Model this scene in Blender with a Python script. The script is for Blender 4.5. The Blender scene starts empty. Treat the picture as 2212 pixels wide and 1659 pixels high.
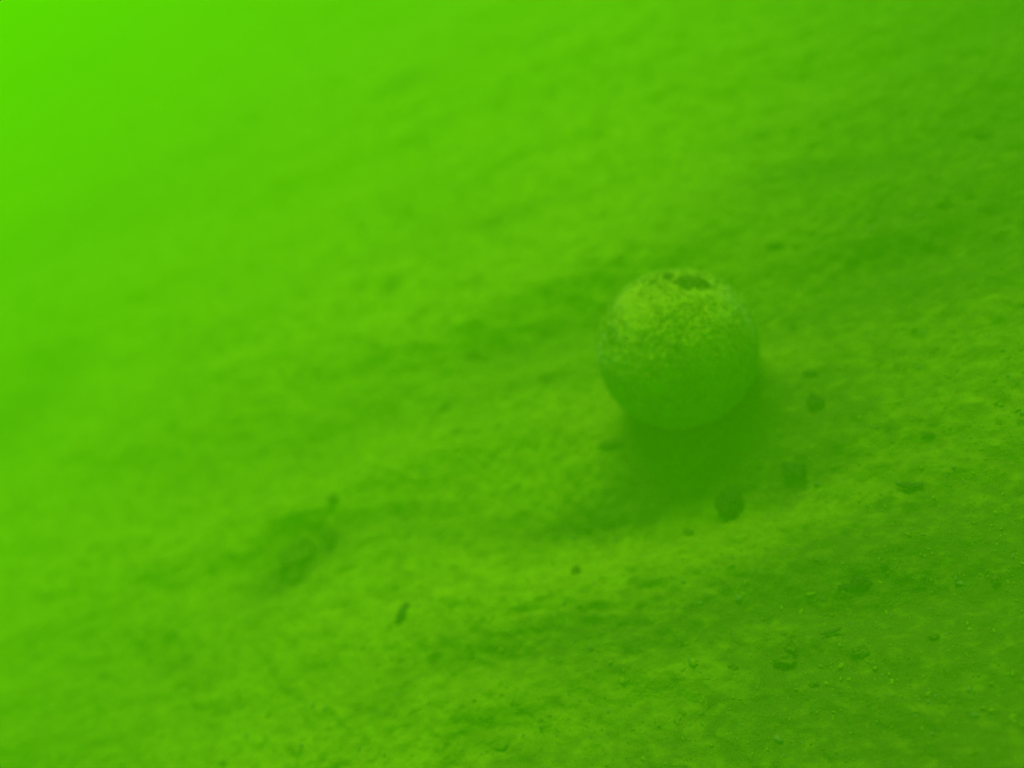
import bpy, bmesh, math, random
import numpy as np
from mathutils import Vector, Matrix, noise
R = math.radians
S = bpy.context.scene
C = S.collection
random.seed(7); rng = np.random.default_rng(11)

# ---------------- camera, sky, sun, exposure ----------------
W, H = 2212.0, 1659.0                 # pixel frame of the measurements
PITCH, ROLL, CAMH, FPX = R(39), R(36), 0.98, 2170.0
CAM = Vector((0, 0, CAMH))
r0 = Vector((1, 0, 0)); u0 = Vector((0, math.sin(PITCH), math.cos(PITCH))); fw = Vector((0, math.cos(PITCH), -math.sin(PITCH)))
rt = r0*math.cos(ROLL) - u0*math.sin(ROLL); up = u0*math.cos(ROLL) + r0*math.sin(ROLL)
cd = bpy.data.cameras.new('camera'); cam = bpy.data.objects.new('camera', cd); C.objects.link(cam)
M = Matrix((rt, up, -fw)).transposed().to_4x4(); M.translation = CAM
cam.matrix_world = M
cd.sensor_width = 36; cd.lens = 36*FPX/W; cd.clip_start = .01; cd.clip_end = 500
cd.dof.use_dof = True; cd.dof.focus_distance = 1.05; cd.dof.aperture_fstop = 1.2
S.camera = cam

SUN_EL, SUN_AZ = R(60), R(38)        # azimuth from +Y (away from the lens), positive = right
w = bpy.data.worlds.new('World'); S.world = w; w.use_nodes = True
nt = w.node_tree; bg = nt.nodes['Background']; sk = nt.nodes.new('ShaderNodeTexSky')
sk.sky_type = 'NISHITA'; sk.sun_disc = False; sk.sun_elevation = SUN_EL; sk.sun_rotation = SUN_AZ
nt.links.new(sk.outputs[0], bg.inputs[0]); bg.inputs[1].default_value = .05
ld = bpy.data.lights.new('sun', 'SUN'); ld.energy = 5; ld.angle = R(32); ld.color = (1, .97, .9)
sun = bpy.data.objects.new('sun', ld); C.objects.link(sun)
sd = Vector((math.sin(SUN_AZ)*math.cos(SUN_EL), math.cos(SUN_AZ)*math.cos(SUN_EL), math.sin(SUN_EL)))
sun.rotation_euler = sd.to_track_quat('Z', 'Y').to_euler(); sun.location = (0, 0, 8)
S.view_settings.view_transform = 'Standard'; S.view_settings.look = 'None'
S.view_settings.gamma = 1; S.view_settings.exposure = .43
try: S.cycles.volume_bounces = 2
except Exception: pass

# ---------------- helpers ----------------
def ray(px, py):
    return (fw + rt*((px-W/2)/FPX) - up*((py-H/2)/FPX)).normalized()
def on_bed(px, py, z=0):
    d = ray(px, py); t = (z-CAMH)/d.z
    return CAM + d*t
def tag(o, label=None, cat=None, group=None, kind=None):
    for k, v in (('label', label), ('category', cat), ('group', group), ('kind', kind)):
        if v: o[k] = v
    return o
def link(name, me, mat, parent=None):
    o = bpy.data.objects.new(name, me); C.objects.link(o)
    if mat: me.materials.append(mat)
    if parent: o.parent = parent
    return o
def smooth(me):
    me.polygons.foreach_set('use_smooth', [True]*len(me.polygons))

def material(name, c1, c2, scale, bump, rough=.95, sheen=0, detail=8, stretch=(1, 1, 1), attr=None, c3=None, bdist=.007):
    m = bpy.data.materials.new(name); m.use_nodes = True; t = m.node_tree; N = t.nodes; L = t.links
    b = N['Principled BSDF']; b.inputs['Roughness'].default_value = rough
    b.inputs['Specular IOR Level'].default_value = .1
    if sheen:
        b.inputs['Sheen Weight'].default_value = sheen; b.inputs['Sheen Roughness'].default_value = .4
    tc = N.new('ShaderNodeTexCoord'); mp = N.new('ShaderNodeMapping'); mp.inputs['Scale'].default_value = stretch
    L.new(tc.outputs['Object'], mp.inputs[0])
    if attr:
        mp.inputs['Rotation'].default_value = (0, 0, 0)
        pre = N.new('ShaderNodeVectorRotate'); pre.rotation_type = 'Z_AXIS'; pre.inputs['Angle'].default_value = R(30)
        L.new(tc.outputs['Object'], pre.inputs['Vector']); L.new(pre.outputs[0], mp.inputs[0])
    n = N.new('ShaderNodeTexNoise'); n.inputs['Scale'].default_value = scale; n.inputs['Detail'].default_value = detail
    n.inputs['Roughness'].default_value = .65
    L.new(mp.outputs[0], n.inputs['Vector'])
    cr = N.new('ShaderNodeValToRGB'); cr.color_ramp.elements[0].position = .34; cr.color_ramp.elements[1].position = .66
    cr.color_ramp.elements[0].color = (*c1, 1); cr.color_ramp.elements[1].color = (*c2, 1)
    L.new(n.outputs['Fac'], cr.inputs[0]); out = cr.outputs[0]
    if attr:
        a = N.new('ShaderNodeAttribute'); a.attribute_name = attr
        n3 = N.new('ShaderNodeTexNoise'); n3.inputs['Scale'].default_value = scale*1.7; n3.inputs['Detail'].default_value = 6
        L.new(mp.outputs[0], n3.inputs['Vector'])
        ma = N.new('ShaderNodeMath'); ma.operation = 'MULTIPLY_ADD'; ma.inputs[1].default_value = 1.6; ma.inputs[2].default_value = .2
        L.new(n3.outputs['Fac'], ma.inputs[0])
        mm = N.new('ShaderNodeMath'); mm.operation = 'MULTIPLY'; mm.use_clamp = True
        L.new(a.outputs['Fac'], mm.inputs[0]); L.new(ma.outputs[0], mm.inputs[1])
        mx = N.new('ShaderNodeMix'); mx.data_type = 'RGBA'
        L.new(mm.outputs[0], mx.inputs[0]); L.new(out, mx.inputs[6]); mx.inputs[7].default_value = (*c3, 1)
        out = mx.outputs[2]
    L.new(out, b.inputs['Base Color'])
    bn = N.new('ShaderNodeTexNoise'); bn.inputs['Scale'].default_value = scale*2.2; bn.inputs['Detail'].default_value = 6
    L.new(mp.outputs[0], bn.inputs['Vector'])
    bp = N.new('ShaderNodeBump'); bp.inputs['Strength'].default_value = bump; bp.inputs['Distance'].default_value = bdist
    L.new(bn.outputs['Fac'], bp.inputs['Height']); L.new(bp.outputs[0], b.inputs['Normal'])
    return m

SILT = material('silt', (.115, .180, .001), (.190, .310, .002), 38, .9, stretch=(.75, 1.1, 1), attr='sediment_and_shade', c3=(.045, .066, .001))
DARKSTONE = material('dark_stone', (.006, .009, .001), (.03, .04, .001), 40, .7)
MIDSTONE = material('silted_stone', (.03, .045, .001), (.08, .11, .002), 40, .7)
BALLM = material('ball_coat', (.16, .24, .002), (.20, .30, .003), 40, .5, sheen=.15, bdist=.008)
ALGAE = material('dark_algae', (.035, .055, .003), (.09, .125, .004), 60, .5)
GRITM = material('grit', (.05, .08, .01), (.10, .15, .02), 3, .2)
SHELLM = material('shell_grit', (.065, .10, .001), (.12, .19, .002), 30, .2)
TWIG = material('twig_bark', (.015, .022, .002), (.04, .06, .003), 40, .5)

# ---------------- bed ----------------
def vnoise(x, y, seed):
    xi = np.floor(x).astype(np.int64); yi = np.floor(y).astype(np.int64); xf = x-xi; yf = y-yi
    def h(a, b):
        n = (a*374761393 + b*668265263 + seed*974634777) & 0xffffffff
        n = ((n ^ (n >> 13))*1274126177) & 0xffffffff
        return ((n ^ (n >> 16)) & 0xffff)/65535.0*2-1
    u = xf*xf*xf*(xf*(xf*6-15)+10); v = yf*yf*yf*(yf*(yf*6-15)+10)
    return (h(xi, yi)*(1-u)+h(xi+1, yi)*u)*(1-v) + (h(xi, yi+1)*(1-u)+h(xi+1, yi+1)*u)*v

RIP = -30                              # the ripples run this many degrees off +X
def turned(x, y):
    c_, s_ = math.cos(R(RIP)), math.sin(R(RIP))
    return x*c_+y*s_, -x*s_+y*c_

# soft hollows and mounds: px, py, half length along, half width across (m), turn (deg), depth (m)
HOLLOWS = [(1330, 1075, .22, .06, 8, .034), (960, 1110, .20, .06, 5, .018), (645, 1205, .08, .06, 10, .035),
           (560, 1240, .10, .05, 5, .010), (1930, 335, .30, .08, 0, .022), (1850, 620, .40, .07, 0, .02), (1050, 760, .20, .04, 0, .008),
           (1100, 1395, .20, .05, 5, .014), (1200, 700, .16, .06, 10, .025), (1640, 1255, .12, .04, 5, .012),
           (700, 920, .5, .09, 0, .022), (20, 870, .3, .25, 0, .05), (330, 1450, .12, .04, 10, .014), (1700, 1415, .05, .05, 0, .016),
           (1850, 1260, .10, .035, 0, .018), (1700, 1230, .12, .05, 4, -.006), (1100, 1260, .3, .07, 5, -.006),
           (1640, 430, .5, .09, 0, -.02), (1190, 640, .4, .06, 0, -.01), (1000, 1010, .3, .05, 4, -.014)]
# bed tone patches, dark silt drifts plus pale areas and painted shade: px, py, a, b, turn, amount
DRIFTS_AND_SHADE = [(1000, 330, 1.0, .45, 0, -.34), (1500, 300, .5, .25, 0, -.25), (80, 1640, .5, .3, 10, .35), (2200, 1640, .4, .25, 5, .2),  # negative amounts lighten the upper middle; lower corners carry painted lens falloff
          (2290, -80, .8, .55, 35, 1.0), (2300, 480, .4, .3, 20, .35), (1930, 332, .22, .045, 4, .45), (1850, 610, .5, .06, 0, .30),  # top-right and right-edge entries paint lens falloff into the bed colour
          (1320, 1075, .14, .04, 8, .95), (1540, 950, .11, .07, 10, 1.3), (1680, 920, .10, .055, 6, .75), (960, 1115, .16, .05, 8, .40), (1050, 755, .16, .02, 4, .25),  # entries nearest the ball deepen its cast shadow and left tail by colour
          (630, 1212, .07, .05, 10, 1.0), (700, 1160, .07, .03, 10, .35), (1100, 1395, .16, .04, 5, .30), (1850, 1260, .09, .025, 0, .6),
          (1690, 1420, .05, .03, 10, .6), (30, 860, .20, .18, 0, .6), (330, 1450, .09, .02, 12, .35), (230, 470, .9, .3, 0, .2),
          (700, 920, .4, .07, 0, .25), (1230, 700, .16, .04, 5, .3), (1610, 1240, .10, .03, 6, .35), (2180, 1380, .22, .25, 10, .45),
          (1300, 1400, .22, .07, 8, .45), (2200, 1250, .2, .2, 8, .25), (1640, 1590, .3, .06, 5, .3), (860, 200, .14, .04, 0, .45), (980, 145, .25, .03, 0, .3),
          (1190, 95, .10, .03, 0, .35), (1050, 480, .3, .05, 0, .25), (560, 545, .5, .10, 0, .2), (2125, 293, .07, .03, 0, .6),
          (1780, 810, .14, .03, 0, .3), (2060, 1300, .14, .04, 5, .3), (400, 930, .35, .1, 5, .2), (1100, 1640, .14, .03, 0, .4),
          (1930, 1380, .2, .05, 0, .25), (1500, 1310, .16, .03, 6, .25), (2150, 1110, .18, .05, 4, .25)]
_c = on_bed(1462, 752, .11); BALLXY = (_c.x, _c.y)
def gauss(x, y, g):
    c = on_bed(g[0], g[1]); a = R(g[4]*.6+RIP); dx, dy = x-c.x, y-c.y
    u = (dx*math.cos(a)+dy*math.sin(a))/g[2]; v = (-dx*math.sin(a)+dy*math.cos(a))/g[3]
    return np.exp(-(u*u+v*v))
def bed_height(x0_, y0_):
    x, y = turned(x0_, y0_)
    wx = x+.05*vnoise(x*3, y*3, 91); wy = y+.04*vnoise(x*2.3, y*4, 92)
    z = .020*vnoise(wx*.9, wy*2.2, 1) +   .010*vnoise(wx*2.6+wy*.7, wy*7, 2) + .007*vnoise(wx*7+wy*2, wy*18, 3)
    z += .0040*vnoise(wx*20, wy*34, 4) + .0036*vnoise(wx*52, wy*72, 5) + .0020*vnoise(wx*120, wy*140, 6)
    BD = np.hypot(x0_-BALLXY[0], y0_-BALLXY[1]); z += .016*np.exp(-((BD-.072)/.030)**2)*(1+.5*vnoise(x0_*14, y0_*14, 77))
    fade = np.exp(-(np.hypot(x, y)/40)**2)
    z = z*fade
    ax, ay = x0_+.05*vnoise(x*3, y*3, 91), y0_+.04*vnoise(x*2.3, y*4, 92)
    for g in HOLLOWS: z = z - g[5]*gauss(ax, ay, g)
    return z
def bh(x, y):
    return float(bed_height(np.array([x*1.0]), np.array([y*1.0]))[0])

def on_silt(px, py):
    p = on_bed(px, py)
    for _ in range(8): p = on_bed(px, py, .5*(p.z+bh(p.x, p.y)))
    return p
n = 1150
s = np.linspace(-1, 1, n)
gx = .05 + 1.5*s + 60*np.sign(s)*np.abs(s)**9
gy = 1.35 + 1.5*s + 60*np.sign(s)*np.abs(s)**9
X, Y = np.meshgrid(gx, gy); Z = bed_height(X, Y)
co = np.stack([X, Y, Z], -1).reshape(-1, 3)
idx = np.arange(n*n).reshape(n, n)
q = np.stack([idx[:-1, :-1], idx[:-1, 1:], idx[1:, 1:], idx[1:, :-1]], -1).reshape(-1, 4)
me = bpy.data.meshes.new('bed'); me.vertices.add(n*n); me.vertices.foreach_set('co', co.ravel())
me.loops.add(len(q)*4); me.loops.foreach_set('vertex_index', q.ravel())
me.polygons.add(len(q)); me.polygons.foreach_set('loop_start', np.arange(len(q))*4); me.polygons.foreach_set('loop_total', np.full(len(q), 4))
me.polygons.foreach_set('use_smooth', np.ones(len(q), bool)); me.update()
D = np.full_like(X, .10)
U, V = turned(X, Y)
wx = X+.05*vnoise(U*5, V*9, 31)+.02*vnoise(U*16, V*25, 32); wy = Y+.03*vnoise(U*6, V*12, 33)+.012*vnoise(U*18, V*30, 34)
for g in DRIFTS_AND_SHADE: D += g[5]*gauss(wx, wy, g)
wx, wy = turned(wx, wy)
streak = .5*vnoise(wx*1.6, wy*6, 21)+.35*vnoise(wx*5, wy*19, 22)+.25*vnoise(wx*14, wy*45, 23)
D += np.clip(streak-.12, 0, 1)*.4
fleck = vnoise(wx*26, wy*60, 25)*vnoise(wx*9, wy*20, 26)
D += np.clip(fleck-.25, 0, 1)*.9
at = me.attributes.new('sediment_and_shade', 'FLOAT', 'POINT'); at.data.foreach_set('value', np.clip(D, 0, 1).ravel().astype(np.float32))  # silt drifts and painted shade share this mask
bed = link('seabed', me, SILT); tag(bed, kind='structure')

# ---------------- ball ----------------
BR = .1
for _ in range(6):
    c = on_bed(1462, 752, BR*.93); BR = 172/FPX*(c-CAM).dot(fw)
zb = bh(c.x, c.y); zb -= .012; c = on_bed(1462, 752, BR*.93+zb)
root = bpy.data.objects.new('ball', None); C.objects.link(root); root.location = (c.x, c.y, zb)
tag(root, 'large round silt coated ball with dark algae on its crown, resting on the seabed', 'ball')
cl = Vector((0, 0, c.z-zb))
def coated(rad, sub, amp, seed):
    bm = bmesh.new(); bmesh.ops.create_icosphere(bm, subdivisions=sub, radius=1)
    for v in bm.verts:
        d = v.co.normalized(); s_ = Vector((seed, seed*2, 0))
        k = 1 + amp*(1.2*noise.noise(d*2.2+s_) + 1.1*noise.noise(d*7+s_) + 1.0*noise.noise(d*14+s_) + .6*noise.noise(d*34+s_))
        v.co = d*rad*k
    return bm
bm = coated(BR, 7, .014, 3.0)
me = bpy.data.meshes.new('shell'); bm.to_mesh(me); bm.free(); smooth(me)
sh = link('shell', me, BALLM, root); sh.location = cl
def fuzz(cnt):
    bm = bmesh.new(); k = 0
    while k < cnt:
        p = Vector([random.gauss(0, 1) for _ in range(3)]).normalized()
        if noise.noise(p*5+Vector((4, 4, 4))) < -.5: continue
        k += 1; base = p*BR*.985; L_ = random.uniform(.002, .007)
        dr = (p + Vector([random.uniform(-1, 1) for _ in range(3)])*.9).normalized(); sd2 = dr.cross(p+Vector((.1, .3, .2))).normalized()
        w_ = random.uniform(.0005, .0011); mid = base+dr*L_*.6
        tip = base+dr*L_+Vector((0, 0, -.25*L_)); o2 = sd2.cross(dr)
        A = [bm.verts.new(base+sd2*w_*math.cos(t)+o2*w_*math.sin(t)) for t in (0, 2.09, 4.19)]
        B = [bm.verts.new(mid+sd2*w_*.8*math.cos(t)+o2*w_*.8*math.sin(t)) for t in (0, 2.09, 4.19)]
        T = bm.verts.new(tip)
        for j in range(3):
            bm.faces.new((A[j], A[(j+1) % 3], B[(j+1) % 3], B[j])); bm.faces.new((B[j], B[(j+1) % 3], T))
    me = bpy.data.meshes.new('fuzz'); bm.to_mesh(me); bm.free()
    o = link('algae_fuzz', me, BALLM, root); o.location = cl; o['kind'] = 'stuff'
fuzz(22000)
def tuft(name, px, py, rx, ry, ncl, hgt, label):
    """clump of short algae strands rooted on the shell round the given point"""
    d = ray(px, py); oc = CAM-c; b_ = oc.dot(d); disc = b_*b_-(oc.dot(oc)-BR*BR)
    hit = CAM + d*((-b_-math.sqrt(disc)) if disc > 0 else -b_)
    nrm = (hit-c).normalized(); t1 = nrm.cross(fw).normalized(); t2 = nrm.cross(t1)
    bm = bmesh.new()
    for i in range(ncl):
        a = random.uniform(0, 6.283); q_ = math.sqrt(random.random())
        p = (nrm*BR + t1*(rx*q_*math.cos(a)) + t2*(ry*q_*math.sin(a))).normalized()
        base = p*BR*.99; L_ = hgt*random.uniform(.4, 1)*(1.15-q_*.7)
        dr = (p + Vector([random.uniform(-.7, .7) for _ in range(3)])).normalized()
        side = dr.cross(Vector((random.random(), random.random(), random.random()))).normalized()
        w_ = random.uniform(.0012, .0028); rows = []
        for k in range(4):
            f = k/3; pt = base + dr*L_*f + Vector((0, 0, -.4*L_*f*f)); ww = w_*(1-.75*f); o2 = side.cross(dr)
            rows.append([bm.verts.new(pt+side*ww*math.cos(t)+o2*ww*math.sin(t)) for t in (0, 2.09, 4.19)])
        for A, B in zip(rows[:-1], rows[1:]):
            for j in range(3): bm.faces.new((A[j], A[(j+1) % 3], B[(j+1) % 3], B[j]))
    me = bpy.data.meshes.new(name); bm.to_mesh(me); bm.free(); smooth(me)
    o = link(name, me, ALGAE, root); o.location = cl; o['label'] = label
tuft('algae_tuft', 1493, 610, .023, .014, 330, .014, 'dark algae patch on the crown')
tuft('algae_tuft', 1442, 600, .0055, .006, 70, .014, 'small dark algae nub left of the crown patch')
tuft('algae_tuft', 1405, 612, .010, .006, 70, .006, 'thin dark algae wisp')
tuft('algae_tuft', 1548, 612, .007, .005, 50, .005, 'faint algae wisp right of the crown')

def seen_turn(px, py, deg):
    """turn about Z for which a thing lying there is seen running at this slope"""
    p = on_bed(px, py); best = (9, 0)
    def sc(q): v = q-CAM; d = v.dot(fw); return v.dot(rt)/d, v.dot(up)/d
    for k in range(-180, 180):
        q = p + Vector((math.cos(R(k/2)), math.sin(R(k/2)), 0))*.01
        a, b = sc(p), sc(q); an = math.degrees(math.atan2(b[1]-a[1], b[0]-a[0])) - deg
        an = (an+90) % 180-90
        if abs(an) < best[0]: best = (abs(an), k/2)
    return best[1]
# ---------------- stones ----------------
def stone(name, px, py, wpx, hpx, label, cat='stone', turn=0, mat=DARKSTONE, sink=.22, group='dark stones half buried in the silt', seed=None, flat=.6):
    p = on_silt(px, py+hpx*.12); dist = (p-CAM).dot(fw); a = 1.02*wpx/2/FPX*dist; b_ = max(1.0*hpx/2/FPX*dist, .0025)
    sd_ = px*.013+py*.007
    bm = bmesh.new(); bmesh.ops.create_icosphere(bm, subdivisions=4, radius=1)
    # vertical extent and depth chosen so the seen height is hpx
    hz = b_*1.15*flat/.6; dy = b_*1.25
    for v in bm.verts:
        d = v.co.normalized(); s_ = Vector((sd_, sd_*1.7, 3))
        k = 1+.45*noise.noise(d*1.6+s_)+.28*noise.noise(d*3.5+s_)+.07*noise.noise(d*10+s_)
        v.co = Vector((d.x*a*k, d.y*dy*k, d.z*hz*k))
    me = bpy.data.meshes.new(name); bm.to_mesh(me); bm.free(); smooth(me)
    o = link(name, me, mat); o.rotation_euler = (0, 0, R(seen_turn(px, py, turn)))
    o.location = (p.x, p.y, bh(p.x, p.y)+hz*(1-2*sink)*.7)
    return tag(o, label, cat, group)
ST = [
 (1582, 1084, 52, 50, 'largest dark stone, in the near right end of the ball\'s shadow', 0),
 (1718, 1018, 44, 32, 'rounded dark stone to the right of the ball\'s shadow, between it and the twig', 0),
 (1762, 870, 30, 28, 'small dark stone just right of the ball, at the far edge of its shadow', 0),
 (1322, 960, 52, 16, 'long low dark stone just left of the ball\'s shadow', 8),
 (1268, 1140, 22, 14, 'small dark pebble below the left tail of the ball\'s shadow', 0),
 (1488, 1150, 22, 11, 'small flat pebble just below and left of the largest dark stone', 0),
 (650, 1205, 84, 60, 'big blurred dark stone alone on the hazy left side of the bed', 20),
 (716, 1160, 30, 34, 'faint stone touching the upper right of the big blurred stone on the left', 20),
 (640, 1246, 44, 26, 'low dark lump against the near side of the big blurred stone on the left', 10),
 (720, 1076, 20, 14, 'tiny pebble above the big blurred stone on the left', 0),
 (1695, 1425, 46, 26, 'ragged dark stone near the bottom, left one of a pair below the twig', 0),
 (1708, 1398, 24, 30, 'narrow upright stone leaning on the ragged dark stone near the bottom', 10),
 (1860, 1407, 36, 20, 'smooth oval dark stone near the bottom, right of the ragged one', 0),
 (1858, 1258, 40, 22, 'dark stone in a patch of dark debris below the twig', 0),
 (1826, 1268, 30, 8, 'thin flat stone at the left end of the dark debris patch below the twig', 0),
 (1583, 1441, 20, 12, 'small pebble left of the ragged dark stone near the bottom', 0),
 (2152, 1254, 16, 20, 'small dark pebble at the far right edge, lower half', 0),
 (2018, 1374, 24, 9, 'small flat pebble near the bottom right, right of the smooth oval stone', 0),
 (1760, 1476, 22, 9, 'small flat pebble below the ragged and oval stones', 0),
 (1672, 530, 34, 9, 'flat dark sliver of stone behind the ball, up and right of its crown', 6),
 (2128, 294, 40, 14, 'flat dark stone near the upper right edge of the picture', 0),
 (2008, 382, 12, 9, 'tiny pebble below the flat stone at upper right', 0),
 (842, 450, 20, 7, 'left one of two tiny dark flecks side by side in the haze, upper middle', 0),
 (881, 454, 16, 7, 'right one of two tiny dark flecks side by side in the haze, upper middle', 0),
 (812, 748, 16, 8, 'tiny dark pebble left of the long thin shard', 0),
 (683, 801, 18, 9, 'dark pebble in the left half, right one of a small pair', 8),
 (608, 807, 12, 7, 'fainter pebble in the left half, left one of a small pair', 0),
 (968, 882, 40, 8, 'low flat stone in the middle, well left of the ball\'s shadow', 8),
 (1245, 1233, 16, 20, 'small pebble alone below the ball\'s shadow, centre of picture', 0),
 (1752, 808, 34, 12, 'faint flat stone beside the right lower edge of the ball', 0),
 (1910, 1218, 16, 12, 'small pebble above the dark debris patch at lower right', 0),
 (1085, 1610, 34, 14, 'pale lump at the very bottom, left of centre', 0),
 (1070, 482, 24, 8, 'faint thin stone in the haze above and left of the ball', 0),
 (735, 662, 12, 6, 'tiny faint pebble in the haze, middle left', 0),
 (1712, 704, 11, 8, 'tiny pebble right of the middle of the ball', 0),
 (2006, 938, 24, 7, 'thin flat pebble above the twig at right', 0),
]
for i, (px, py, a, b_, lab, tn) in enumerate(ST):
    stone('pebble' if max(a, b_) < 30 else 'stone', px, py, a, b_, lab, 'pebble' if max(a, b_) < 30 else 'stone', tn,
          SHELLM if 'pale' in lab else MIDSTONE if px < 1300 or py > 1390 or px == 1322 or max(a, b_) < 25 else DARKSTONE)

def stick(name, px, py, L, W_, label, cat, turn=0, lift=.004, bend=.1, rise=0, mat=TWIG):
    p = on_silt(px, py+2); dist = (p-CAM).dot(fw); hl = 1.05*L/2/FPX*dist; rr = 1.2*W_/2/FPX*dist
    bm = bmesh.new(); rows = []; nseg = 14
    for k in range(nseg+1):
        f = k/nseg*2-1; x = f*hl
        tp = rr*(1-.55*abs(f)**2.5)*(1+.18*math.sin(k*2.1+px))*(.75 if f < -.5 else 1)
        yy = bend*hl*(f*f-.4); zz = rise*f*hl
        rows.append([bm.verts.new((x, yy+tp*math.cos(t)*1.1, zz+tp*math.sin(t))) for t in [j*math.pi/4 for j in range(8)]])
    for A, B in zip(rows[:-1], rows[1:]):
        for j in range(8): bm.faces.new((A[j], A[(j+1) % 8], B[(j+1) % 8], B[j]))
    bm.faces.new(rows[0][::-1]); bm.faces.new(rows[-1])
    me = bpy.data.meshes.new(name); bm.to_mesh(me); bm.free(); smooth(me)
    o = link(name, me, mat); o.rotation_euler = (0, 0, R(seen_turn(px, py, turn))); o.location = (p.x, p.y, bh(p.x, p.y)+rr*.6+lift)
    return tag(o, label, cat)
stick('twig', 1966, 1052, 54, 12, 'short thick dark twig lying on the bed at right, clearest dark mark there', 'twig', -3)
stick('twig', 1797, 1367, 46, 7, 'thin dark twig near the bottom, above the smooth oval stone', 'twig', 18)
stick('twig', 1015, 766, 56, 7, 'long thin dark shard left of the ball, mid picture', 'twig', 16, lift=0)
stick('twig', 872, 1325, 46, 16, 'stubby dark twig pointing away, below right of the big blurred stone', 'twig', 60, lift=0)
stick('twig', 988, 932, 40, 6, 'thin twig slanting up to the right, left of the ball\'s shadow', 'twig', 16, lift=0)

# ---------------- grit ----------------
def grit(name, cnt, mat, seed, smin, smax):
    rg = np.random.default_rng(seed)
    bm = bmesh.new(); bmesh.ops.create_icosphere(bm, subdivisions=1, radius=1)
    base = np.array([v.co[:] for v in bm.verts]); fc = np.array([[v.index for v in f.verts] for f in bm.faces]); bm.free()
    pts = [on_bed(rg.uniform(-80, W+80), H*(1.05-1.0*rg.random()**.9)) for _ in range(cnt)]
    P = np.array([[p.x, p.y] for p in pts]); r_ = rg.uniform(smin, smax, cnt)*(1+1.8*rg.random(cnt)**8)
    a = rg.uniform(0, 6.28, cnt); el = rg.uniform(1, 2.2, cnt)
    jit = 1+.25*rg.standard_normal((cnt, len(base), 1)).clip(-1.5, 1.5)
    co = base[None]*jit*r_[:, None, None]; co[:, :, 0] *= el[:, None]; co[:, :, 2] *= .75
    x = co[:, :, 0]*np.cos(a)[:, None]-co[:, :, 1]*np.sin(a)[:, None]; y = co[:, :, 0]*np.sin(a)[:, None]+co[:, :, 1]*np.cos(a)[:, None]
    co[:, :, 0] = x+P[:, :1]; co[:, :, 1] = y+P[:, 1:]; co[:, :, 2] += (bed_height(P[:, 0], P[:, 1])+r_*.15)[:, None]
    fa = (fc[None]+(np.arange(cnt)*len(base))[:, None, None]).reshape(-1, 3)
    me = bpy.data.meshes.new(name); me.vertices.add(cnt*len(base)); me.vertices.foreach_set('co', co.ravel())
    me.loops.add(fa.size); me.loops.foreach_set('vertex_index', fa.ravel())
    me.polygons.add(len(fa)); me.polygons.foreach_set('loop_start', np.arange(len(fa))*3); me.polygons.foreach_set('loop_total', np.full(len(fa), 3))
    me.update(); smooth(me)
    return tag(link(name, me, mat), kind='stuff')
tag(grit('debris', 1800, GRITM, 3, .0006, .0014), 'fine dark specks of debris strewn over the silt', 'debris')
tag(grit('silt_grains', 12000, SHELLM, 4, .0004, .0011), 'fine crumbs of silt strewn over the bed', 'grit')

# ---------------- murky water (haze) ----------------
bm = bmesh.new(); bmesh.ops.create_cube(bm, size=1, matrix=Matrix.Translation((0, 0, .1)) @ Matrix.Diagonal((150, 150, 2.6, 1)))
me = bpy.data.meshes.new('haze'); bm.to_mesh(me); bm.free()
m = bpy.data.materials.new('murky_water'); m.use_nodes = True; t = m.node_tree
for nd in list(t.nodes):
    if nd.type == 'BSDF_PRINCIPLED': t.nodes.remove(nd)
pv = t.nodes.new('ShaderNodeVolumePrincipled')
pv.inputs['Color'].default_value = (.185, .73, .0, 1); pv.inputs['Absorption Color'].default_value = (.0, .4, .0, 1)
pv.inputs['Density'].default_value = .42; pv.inputs['Anisotropy'].default_value = .12
out = [x for x in t.nodes if x.type == 'OUTPUT_MATERIAL'][0]
t.links.new(pv.outputs[0], out.inputs['Volume'])
hz = link('haze', me, m); tag(hz, 'murky green water full of suspended silt', 'water', kind='stuff')
